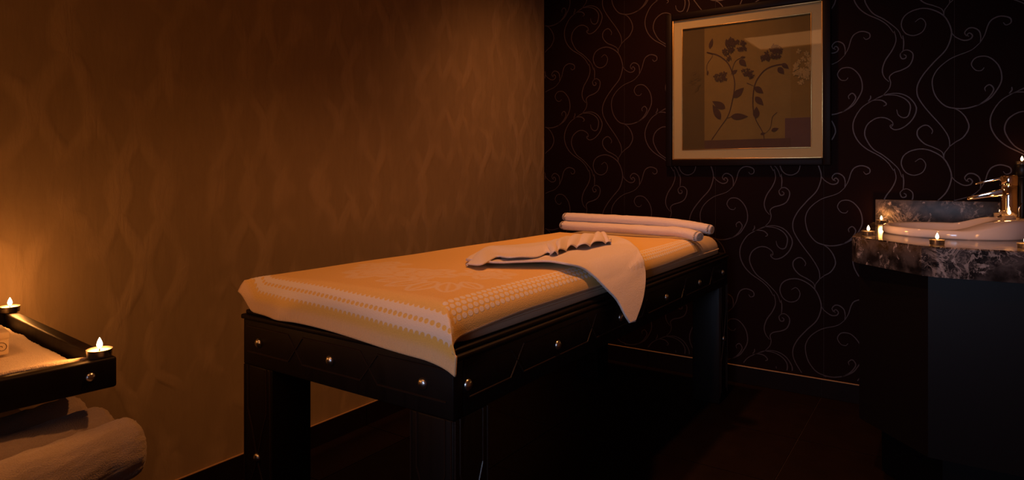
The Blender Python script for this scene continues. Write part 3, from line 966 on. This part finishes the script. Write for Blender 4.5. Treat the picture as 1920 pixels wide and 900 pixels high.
# taper candle added out of view to brighten the tray
pq = tloc(-0.15, -0.23, 0.7395)
pc = tag(empty('added_taper_candle', pq), 'unseen slim taper candle added on the side table tray to brighten it', 'candle')
link('holder', lathe_me('holder', [(0.036, 0.0), (0.036, 0.004), (0.014, 0.010), (0.013, 0.030), (0.0115, 0.031)], 24, True, True), MAT['black_metal'], pc)
link('wax', lathe_me('wax', [(0.011, 0.0315), (0.0105, 0.205), (0.009, 0.213), (0.004, 0.212), (0.001, 0.2115)], 20, True, True), MAT['wax'], pc)
link('wick', tube_me('wick', [(0, 0, 0.211), (0.0004, 0, 0.218), (0.0015, 0, 0.224)], 0.001, 6), MAT['wick'], pc)
link('flame', tl_flame, MAT['flame'], pc, (0, 0, 0.207))
light('flame_light', 'POINT', (0, 0, 0.240), 0.75, FLAME_C, parent=pc, shadow_soft_size=0.012)

# ------------------------------------------------------------------ picture on the back wall
PXA, PXB, PZA, PZB = CAMX - 1.262, CAMX - 0.500, 1.178, 1.952
PCX, PCZ = (PXA + PXB) / 2, (PZA + PZB) / 2
hwp, hhp = (PXB - PXA) / 2, (PZB - PZA) / 2
pic = tag(empty('framed_picture', (PCX, Y1 - 0.0015, PZA - 0.036)), 'square botanical print with cream mount in a dark wooden frame', 'picture')
zc = hhp + 0.036
def frame_ring(name, ox, oz, wd, y0, y1, mat, bevel=0.002):
    ex = [(-ox, -ox + wd, y0, y1, zc - oz, zc + oz), (ox - wd, ox, y0, y1, zc - oz, zc + oz),
          (-ox + wd, ox - wd, y0, y1, zc - oz, zc - oz + wd), (-ox + wd, ox - wd, y0, y1, zc + oz - wd, zc + oz)]
    return link(name, box_me(name, *ex[0], bevel, 2, ex[1:]), mat, pic)
frame_ring('frame', hwp + 0.036, hhp + 0.036, 0.036, -0.030, 0.0, MAT['frame'], 0.004)
frame_ring('outer_fillet', hwp, hhp, 0.006, -0.022, -0.001, MAT['gold'], 0.001)
frame_ring('mount', hwp - 0.006, hhp - 0.006, 0.046, -0.012, -0.001, MAT['mat'], 0.0)
frame_ring('inner_fillet', hwp - 0.052, hhp - 0.052, 0.004, -0.014, -0.001, MAT['gold'], 0.0008)
ix, iz = hwp - 0.056, hhp - 0.056
YP = -0.005
pr = link('print', box_me('print', -ix, ix, YP, -0.001, zc - iz, zc + iz), MAT['art_field'], pic)
def H(x, y):        # pixels of a close view of the picture -> local coordinates
    q = on_y(1230 + x / 2.729, y / 2.729, Y1 - 0.0065)
    return Vector((min(ix - .001, max(-ix + .001, q.x - PCX)), 0, min(zc + iz - .001, max(zc - iz + .001, q.z - (PZA - 0.036)))))
def patch(name, x0, x1, y0, y1, mat, lay):
    a = H(x0, y1); b = H(x1, y0)
    yy = YP - 0.0003 * lay
    link(name, mesh(name, [(a.x, yy, a.z), (b.x, yy, a.z), (b.x, yy, b.z), (a.x, yy, b.z)], [(0, 1, 2, 3)]), mat, pr)
patch('colour_band', 120, 248, 20, 790, MAT['art_left'], 1)
patch('colour_band', 690, 860, 20, 600, MAT['art_right'], 1)
patch('colour_band', 660, 860, 596, 800, MAT['art_purple'], 2)
patch('colour_band', 248, 690, 706, 800, MAT['art_dark'], 3)
def art_line(pts, wpx, lay=5, mat='art_plant'):
    vs, fs = [], []
    c = [p + Vector((0, YP - 0.0003 * lay, 0)) for p in catmull([H(*q) for q in pts], 6)]
    ribbon(c, lambda t: wpx / 2.729 * 0.0028 * (0.5 + 0.5 * t), Vector((0, -1, 0)), vs, fs)
    link('stem', mesh('stem', vs, fs), MAT[mat], pr)
def art_leaf(x0, y0, x1, y1, wd, lay=6, mat='art_plant', name='leaf'):
    a, b = H(x0, y0), H(x1, y1)
    d = b - a; nrm = Vector((-d.z, 0, d.x)).normalized()
    wd = wd / 2.729 * 0.0028
    vs = []
    for k in range(9):
        t = k / 8; e = wd * (math.sin(PI * t ** 0.75)) * 0.5
        vs += [a + d * t + nrm * e, a + d * t - nrm * e]
    vs = [v + Vector((0, YP - 0.0003 * lay, 0)) for v in vs]
    link(name, mesh(name, vs, [(2 * k, 2 * k + 1, 2 * k + 3, 2 * k + 2) for k in range(8)]), MAT[mat], pr)
def art_flower(x, y, rx, ry, n, mat='art_plant', seed=1):
    rnd = random.Random(seed)
    vs, fs = [], []
    for k in range(n):
        r_ = math.sqrt(rnd.random()); th = rnd.random() * 2 * PI
        c = H(x + rx * r_ * math.cos(th), y + ry * r_ * math.sin(th))
        for q in range(5):
            a = rnd.random() * .6 + q * 2 * PI / 5; L = 0.013 * (.7 + .6 * rnd.random())
            d = Vector((math.cos(a), 0, math.sin(a))); nn = Vector((-d.z, 0, d.x))
            b0 = len(vs)
            off = Vector((0, YP - 0.0022 - 0.00005 * k, 0))
            vs += [c + off, c + d * L * .6 + nn * L * .3 + off, c + d * L + off, c + d * L * .6 - nn * L * .3 + off]
            fs.append((b0, b0 + 1, b0 + 2, b0 + 3))
    link('flower_head', mesh('flower_head', vs, fs), MAT[mat], pr)
art_line([(285,715),(330,650),(370,590),(392,510),(403,430),(390,370),(365,320),(320,285),(260,268)], 7)
art_line([(385,385),(395,340),(410,310),(440,295),(455,295)], 4)
art_line([(265,270),(290,285),(262,330),(262,380)], 3)
art_line([(555,715),(545,675),(510,610),(496,540),(502,450),(525,395),(570,350),(640,330),(665,345)], 7)
art_line([(500,440),(465,425)], 4)
art_line([(550,690),(585,655),(595,600),(620,575)], 3)
art_line([(365,605),(395,595)], 4)
for L in ((355,555,288,518,36),(330,612,290,535,34),(395,500,450,448,36),(382,597,472,596,34),(428,305,462,340,30),(388,378,416,358,20),
          (505,445,550,478,30),(508,495,550,540,30),(512,605,515,545,32),(625,345,655,380,28),(645,325,680,352,22),(590,670,628,656,20),(535,688,560,680,14),
          (275,250,290,195,20),(262,385,268,360,10),(432,295,458,292,12)):
    art_leaf(*L)
art_flower(405,222,48,26,18,'art_plant',1); art_flower(370,265,26,40,14,'art_plant',2); art_flower(440,245,16,18,5,'art_plant',9)
art_flower(332,390,30,26,10,'art_plant',3); art_flower(470,375,28,30,11,'art_plant',4)
art_flower(605,268,38,38,20,'art_plant',5); art_flower(560,292,18,26,8,'art_plant',6)
art_flower(760,340,55,95,34,'art_pale',7); art_flower(205,410,30,55,10,'art_left',8)
link('glazing', box_me('glazing', -hwp + 0.0062, hwp - 0.0062, -0.0205, -0.0185, zc - hhp + 0.0062, zc + hhp - 0.0062), MAT['pane'], pic)

# ------------------------------------------------------------------ washstand on the right
ZC = 0.872
CL = 1.822
OUT = [(CL, Y1 - 0.013), (CL, 2.66), (1.845, 2.615), (2.045, 2.405), (2.085, 2.392), (RX - 0.003, 2.405), (RX - 0.003, Y1 - 0.013)]
SCX, SCY, SRX, SRY = 2.135, 2.93, 0.235, 0.235
CT = 0.094
def ray_poly(cx, cy, a):
    dx, dy = math.cos(a), math.sin(a); best = None
    for i in range(len(OUT)):
        (x0, y0), (x1, y1) = OUT[i], OUT[(i + 1) % len(OUT)]
        ex, ey = x1 - x0, y1 - y0
        den = dx * ey - dy * ex
        if abs(den) < 1e-9:
            continue
        t = ((x0 - cx) * ey - (y0 - cy) * ex) / den
        u = ((x0 - cx) * dy - (y0 - cy) * dx) / den
        if t > 0 and -1e-6 <= u <= 1 + 1e-6 and (best is None or t < best):
            best = t
    return cx + dx * best, cy + dy * best
angs = sorted(set([2 * PI * k / 72 for k in range(72)] + [math.atan2(y - SCY, x - SCX) % (2 * PI) for x, y in OUT]))
m_ = len(angs)
vs, fs = [], []
hole = 0.955
rings = []
rings.append([(SCX + SRX * hole * math.cos(a), SCY + SRY * hole * math.sin(a), ZC) for a in angs])
outer = [ray_poly(SCX, SCY, a) for a in angs]
def inset(p, d):
    v = Vector((SCX - p[0], SCY - p[1])); v.normalize()
    return p[0] + v.x * d, p[1] + v.y * d
rings.append([(*inset(p, 0.004), ZC) for p in outer])
rings.append([(*p, ZC - 0.004) for p in outer])
rings.append([(*p, ZC - CT) for p in outer])
rings.append([(*inset(p, 0.022), ZC - CT) for p in outer])
rings.append([(*inset(p, 0.022), ZC - 0.03) for p in outer])
rings.append([(SCX + SRX * hole * math.cos(a), SCY + SRY * hole * math.sin(a), ZC - 0.03) for a in angs])
KO = Vector((SCX, SCY, ZC - CT))
for q in rings:
    vs += [Vector(p) - KO for p in q]
for i in range(len(rings)):
    j = (i + 1) % len(rings)
    for k in range(m_):
        k2 = (k + 1) % m_
        fs.append((i * m_ + k, i * m_ + k2, j * m_ + k2, j * m_ + k))
ct = tag(empty('countertop', KO), 'dark veined marble washstand counter with a cut corner and backsplash', 'countertop')
link('slab', mesh('slab', vs, fs), MAT['marble'], ct)
link('backsplash', box_me('backsplash', CL + 0.012 - KO.x, RX - 0.024 - KO.x, Y1 - 0.026 - KO.y, Y1 - 0.002 - KO.y, ZC + 0.0005 - KO.z, ZC + 0.108 - KO.z, 0.002), MAT['honed_marble'], ct)
# cabinet below: panels, hollow inside
ZK = 0.20
CO = Vector((SCX, SCY, 0))
cab = tag(empty('washstand_cabinet', CO), 'plain black cabinet with a cut corner under the marble counter', 'cabinet')
IN = [(CL + .022, Y1 - 0.014), (CL + .022, 2.672), (2.062, 2.424), (RX - 0.004, 2.424)]
def wallpanel(name, p, q, z0, z1, th=0.018):
    a, b = Vector((*p, 0)), Vector((*q, 0))
    d = (b - a).normalized(); nn = Vector((-d.y, d.x, 0)) * th
    pts = [a, b, b + nn, a + nn]
    vs = [v - CO + Vector((0, 0, z0)) for v in pts] + [v - CO + Vector((0, 0, z1)) for v in pts]
    return link(name, mesh(name, vs, [(3, 2, 1, 0), (4, 5, 6, 7), (0, 1, 5, 4), (1, 2, 6, 5), (2, 3, 7, 6), (3, 0, 4, 7)]), MAT['cabinet'], cab)
dm = 3.07
g_ = 0.0015
d1 = wallpanel('door', (IN[0][0], IN[0][1]), (IN[0][0], dm + g_), ZK, ZC - CT - 0.001)
d2 = wallpanel('door', (IN[0][0], dm - g_), IN[1], ZK, ZC - CT - 0.001)
for dd, yk in ((d1, dm + 0.04), (d2, dm - 0.04)):
    link('knob', lathe_me('knob', [(0.005, 0), (0.005, 0.010), (0.012, 0.015), (0.012, 0.020), (0.001, 0.024)], 14, True, True), MAT['stud'], dd,
         (IN[0][0] - CO.x, yk - CO.y, 0.62)).rotation_euler = (0, -PI / 2, 0)
wallpanel('corner_panel', IN[1], IN[2], ZK, ZC - CT - 0.001)
wallpanel('end_panel', IN[2], IN[3], ZK, ZC - CT - 0.001)
bpts = [(CL + .042, Y1 - .016), (CL + .042, 2.684), (2.07, 2.445), (RX - .006, 2.445), (RX - .006, Y1 - .016)]
vs = [Vector((x, y, z)) - CO for z in (ZK, ZK + .018) for x, y in bpts]
link('floor_board', mesh('floor_board', vs, [(4, 3, 2, 1, 0), (5, 6, 7, 8, 9)] + [(i, (i + 1) % 5, 5 + (i + 1) % 5, 5 + i) for i in range(5)]), MAT['cabinet'], cab)
ppts = [(CL + .09, Y1 - .016), (CL + .09, 2.74), (2.10, 2.52), (RX - .006, 2.52), (RX - .006, Y1 - .016)]
vs = [Vector((x, y, z)) - CO for z in (0.0, ZK) for x, y in ppts]
link('plinth', mesh('plinth', vs, [(4, 3, 2, 1, 0), (5, 6, 7, 8, 9)] + [(i, (i + 1) % 5, 5 + (i + 1) % 5, 5 + i) for i in range(5)]), MAT['cabinet'], cab)

# basin: low rim at the front (-x), rising into a tap deck at the back (+x)
def basin_me():
    n = 72
    vs, fs = [], []
    rings = []
    def rim(a):
        k = 0.5 + 0.5 * math.cos(a)
        return 0.030 + 0.034 * sstep(0.55, 0.93, k)
    icx = -0.035
    def e(rx, ry, ox, a):
        return ox + rx * math.cos(a), ry * math.sin(a)
    spec = []
    for f, hgt in ((0.93, 0.0), (0.985, 0.0), (1.0, 0.006), (1.0, 0.5), (0.992, 0.86), (0.965, 1.0)):
        rings.append([(*e(SRX * f, SRY * f, 0, a), (hgt if hgt <= 0.006 and hgt != 1.0 else rim(a) * hgt) + 0.0006) for a in [2 * PI * k / n for k in range(n)]])
    irx, iry = 0.178, 0.195
    for f, dz in ((1.04, 1.0), (1.0, 0.96), (0.975, 0.80), (0.95, 0.40)):
        rings.append([(*e(irx * f, iry * f, icx, a), rim(a) * dz) for a in [2 * PI * k / n for k in range(n)]])
    for f, z in ((0.90, -0.030), (0.80, -0.068), (0.62, -0.098), (0.38, -0.112), (0.15, -0.118), (0.10, -0.122)):
        rings.append([(*e(irx * f, iry * f, icx, a), z) for a in [2 * PI * k / n for k in range(n)]])
    for f, z in ((0.10, -0.135), (0.42, -0.128), (0.70, -0.112), (0.86, -0.085), (0.95, -0.04), (1.0, -0.004)):
        rings.append([(*e((irx + .008) * f, (iry + .008) * f, icx, a), z) for a in [2 * PI * k / n for k in range(n)]])
    for q in rings:
        vs += q
    for i in range(len(rings)):
        j = (i + 1) % len(rings)
        for k in range(n):
            k2 = (k + 1) % n
            fs.append((i * n + k, i * n + k2, j * n + k2, j * n + k))
    return mesh('bowl', vs, fs, True)
bs = tag(empty('wash_basin', (SCX, SCY, ZC)), 'white porcelain round basin set into the marble counter', 'basin')
link('bowl', basin_me(), MAT['porcelain'], bs)
link('drain', lathe_me('drain', [(0.022, -0.1205), (0.021, -0.117), (0.010, -0.1165), (0.001, -0.116)], 20, True, True, (-0.035, 0, 0)), MAT['chrome'], bs)

# tap
TZ = ZC + 0.0645
TP = Vector((2.300, 2.985, TZ))
tap = tag(empty('mixer_tap', TP), 'chrome single lever mixer tap on the basin deck', 'tap')
def soft_box(name, x0, x1, y0, y1, z0, z1, bev, mat, parent=tap):
    return link(name, box_me(name, x0, x1, y0, y1, z0, z1, bev, 4), mat, parent)
link('base_ring', lathe_me('base_ring', [(0.034, 0.0), (0.034, 0.004), (0.031, 0.007), (0.020, 0.008)], 28, True, True), MAT['chrome'], tap)
link('body', lathe_me('body', [(0.0275, 0.0075), (0.0265, 0.03), (0.0260, 0.08), (0.0260, 0.118)], 28, True, True), MAT['chrome'], tap)
hd = link('lever_cap', lathe_me('lever_cap', [(0.0262, 0.119), (0.0275, 0.122), (0.0275, 0.152), (0.0255, 0.158), (0.010, 0.160), (0.001, 0.160)], 28, True, True), MAT['chrome'], tap)
def blade(name, p0, p1, w0, w1, h0, h1, parent):
    vs = []
    for p, w_, h_ in ((p0, w0, h0), (p1, w1, h1)):
        for sy, sz in ((-1, -1), (1, -1), (1, 1), (-1, 1)):
            vs.append((p[0], p[1] + sy * w_ / 2, p[2] + sz * h_ / 2))
    bm = bmesh.new()
    bv = [bm.verts.new(v) for v in vs]
    for f in ((3, 2, 1, 0), (4, 5, 6, 7), (0, 1, 5, 4), (1, 2, 6, 5), (2, 3, 7, 6), (3, 0, 4, 7)):
        bm.faces.new([bv[i] for i in f])
    bmesh.ops.recalc_face_normals(bm, faces=bm.faces[:])
    bmesh.ops.bevel(bm, geom=bm.edges[:], offset=min(h0, h1) * 0.28, segments=3, profile=0.5, affect='EDGES')
    me = bpy.data.meshes.new(name); bm.to_mesh(me); bm.free()
    me.polygons.foreach_set('use_smooth', [True] * len(me.polygons))
    return link(name, me, MAT['chrome'], parent)
blade('spout', (-0.010, 0, 0.098), (-0.125, 0.0, 0.070), 0.036, 0.030, 0.026, 0.013, tap)
blade('lever', (-0.018, 0, 0.148), (-0.100, 0.0, 0.126), 0.022, 0.015, 0.009, 0.006, hd)
link('plug_rod', tube_me('plug_rod', [(0.030, 0.010, 0.006), (0.033, 0.012, 0.040), (0.040, 0.014, 0.055)], 0.0022, 8), MAT['chrome'], tap)

# tealights around the basin
def tl_at(px, py, z, label, p):
    q = on_z(px, py, z)
    tealight(q, label, p)
tl_at(1628, 440.5, ZC, 'burning tealight at the left edge of the marble counter', 0.32)
tealight(Vector((1.862, 3.395, ZC)), 'burning tealight in front of the left end of the marble backsplash', 0.32)
tl_at(1757, 457.5, ZC, 'burning tealight on the near counter edge in front of the basin', 0.32)
tl_at(1923, 465, ZC, 'burning tealight on the near counter edge, furthest right, half out of view', 0.32)
tealight(TP + Vector((-0.002, -0.060, 0)), 'burning tealight on the basin deck in front of the tap', 0.25)
tealight(TP + Vector((-0.020, 0.056, 0)), 'burning tealight on the basin deck behind the tap', 0.2)
# black candlestick in the corner behind the tap
q = on_y(1916, 335, 3.395)
cs = tag(empty('candlestick', (q.x, 3.395, ZC + 0.0006)), 'black candlestick behind the tap holding a burning tealight', 'candlestick')
hz = on_y(1913, 309, 3.395).z - ZC
link('stem', lathe_me('stem', [(0.010, 0.012), (0.008, 0.05), (0.013, 0.12), (0.009, 0.17), (0.017, hz - 0.055), (0.021, hz - 0.05)], 20, True, True), MAT['black_metal'], cs)
link('foot', lathe_me('foot', [(0.038, 0.0), (0.038, 0.006), (0.022, 0.011), (0.010, 0.0125)], 24, True, True), MAT['black_metal'], cs)
link('cup', lathe_me('cup', [(0.021, hz - 0.050), (0.0255, hz - 0.046), (0.0265, hz - 0.003), (0.0245, hz - 0.001), (0.0240, hz - 0.0005), (0.001, hz - 0.0002)], 24, True, True), MAT['black_metal'], cs)
tealight(Vector((q.x, 3.395, ZC + hz)), 'burning tealight held up by the black candlestick', 0.10)
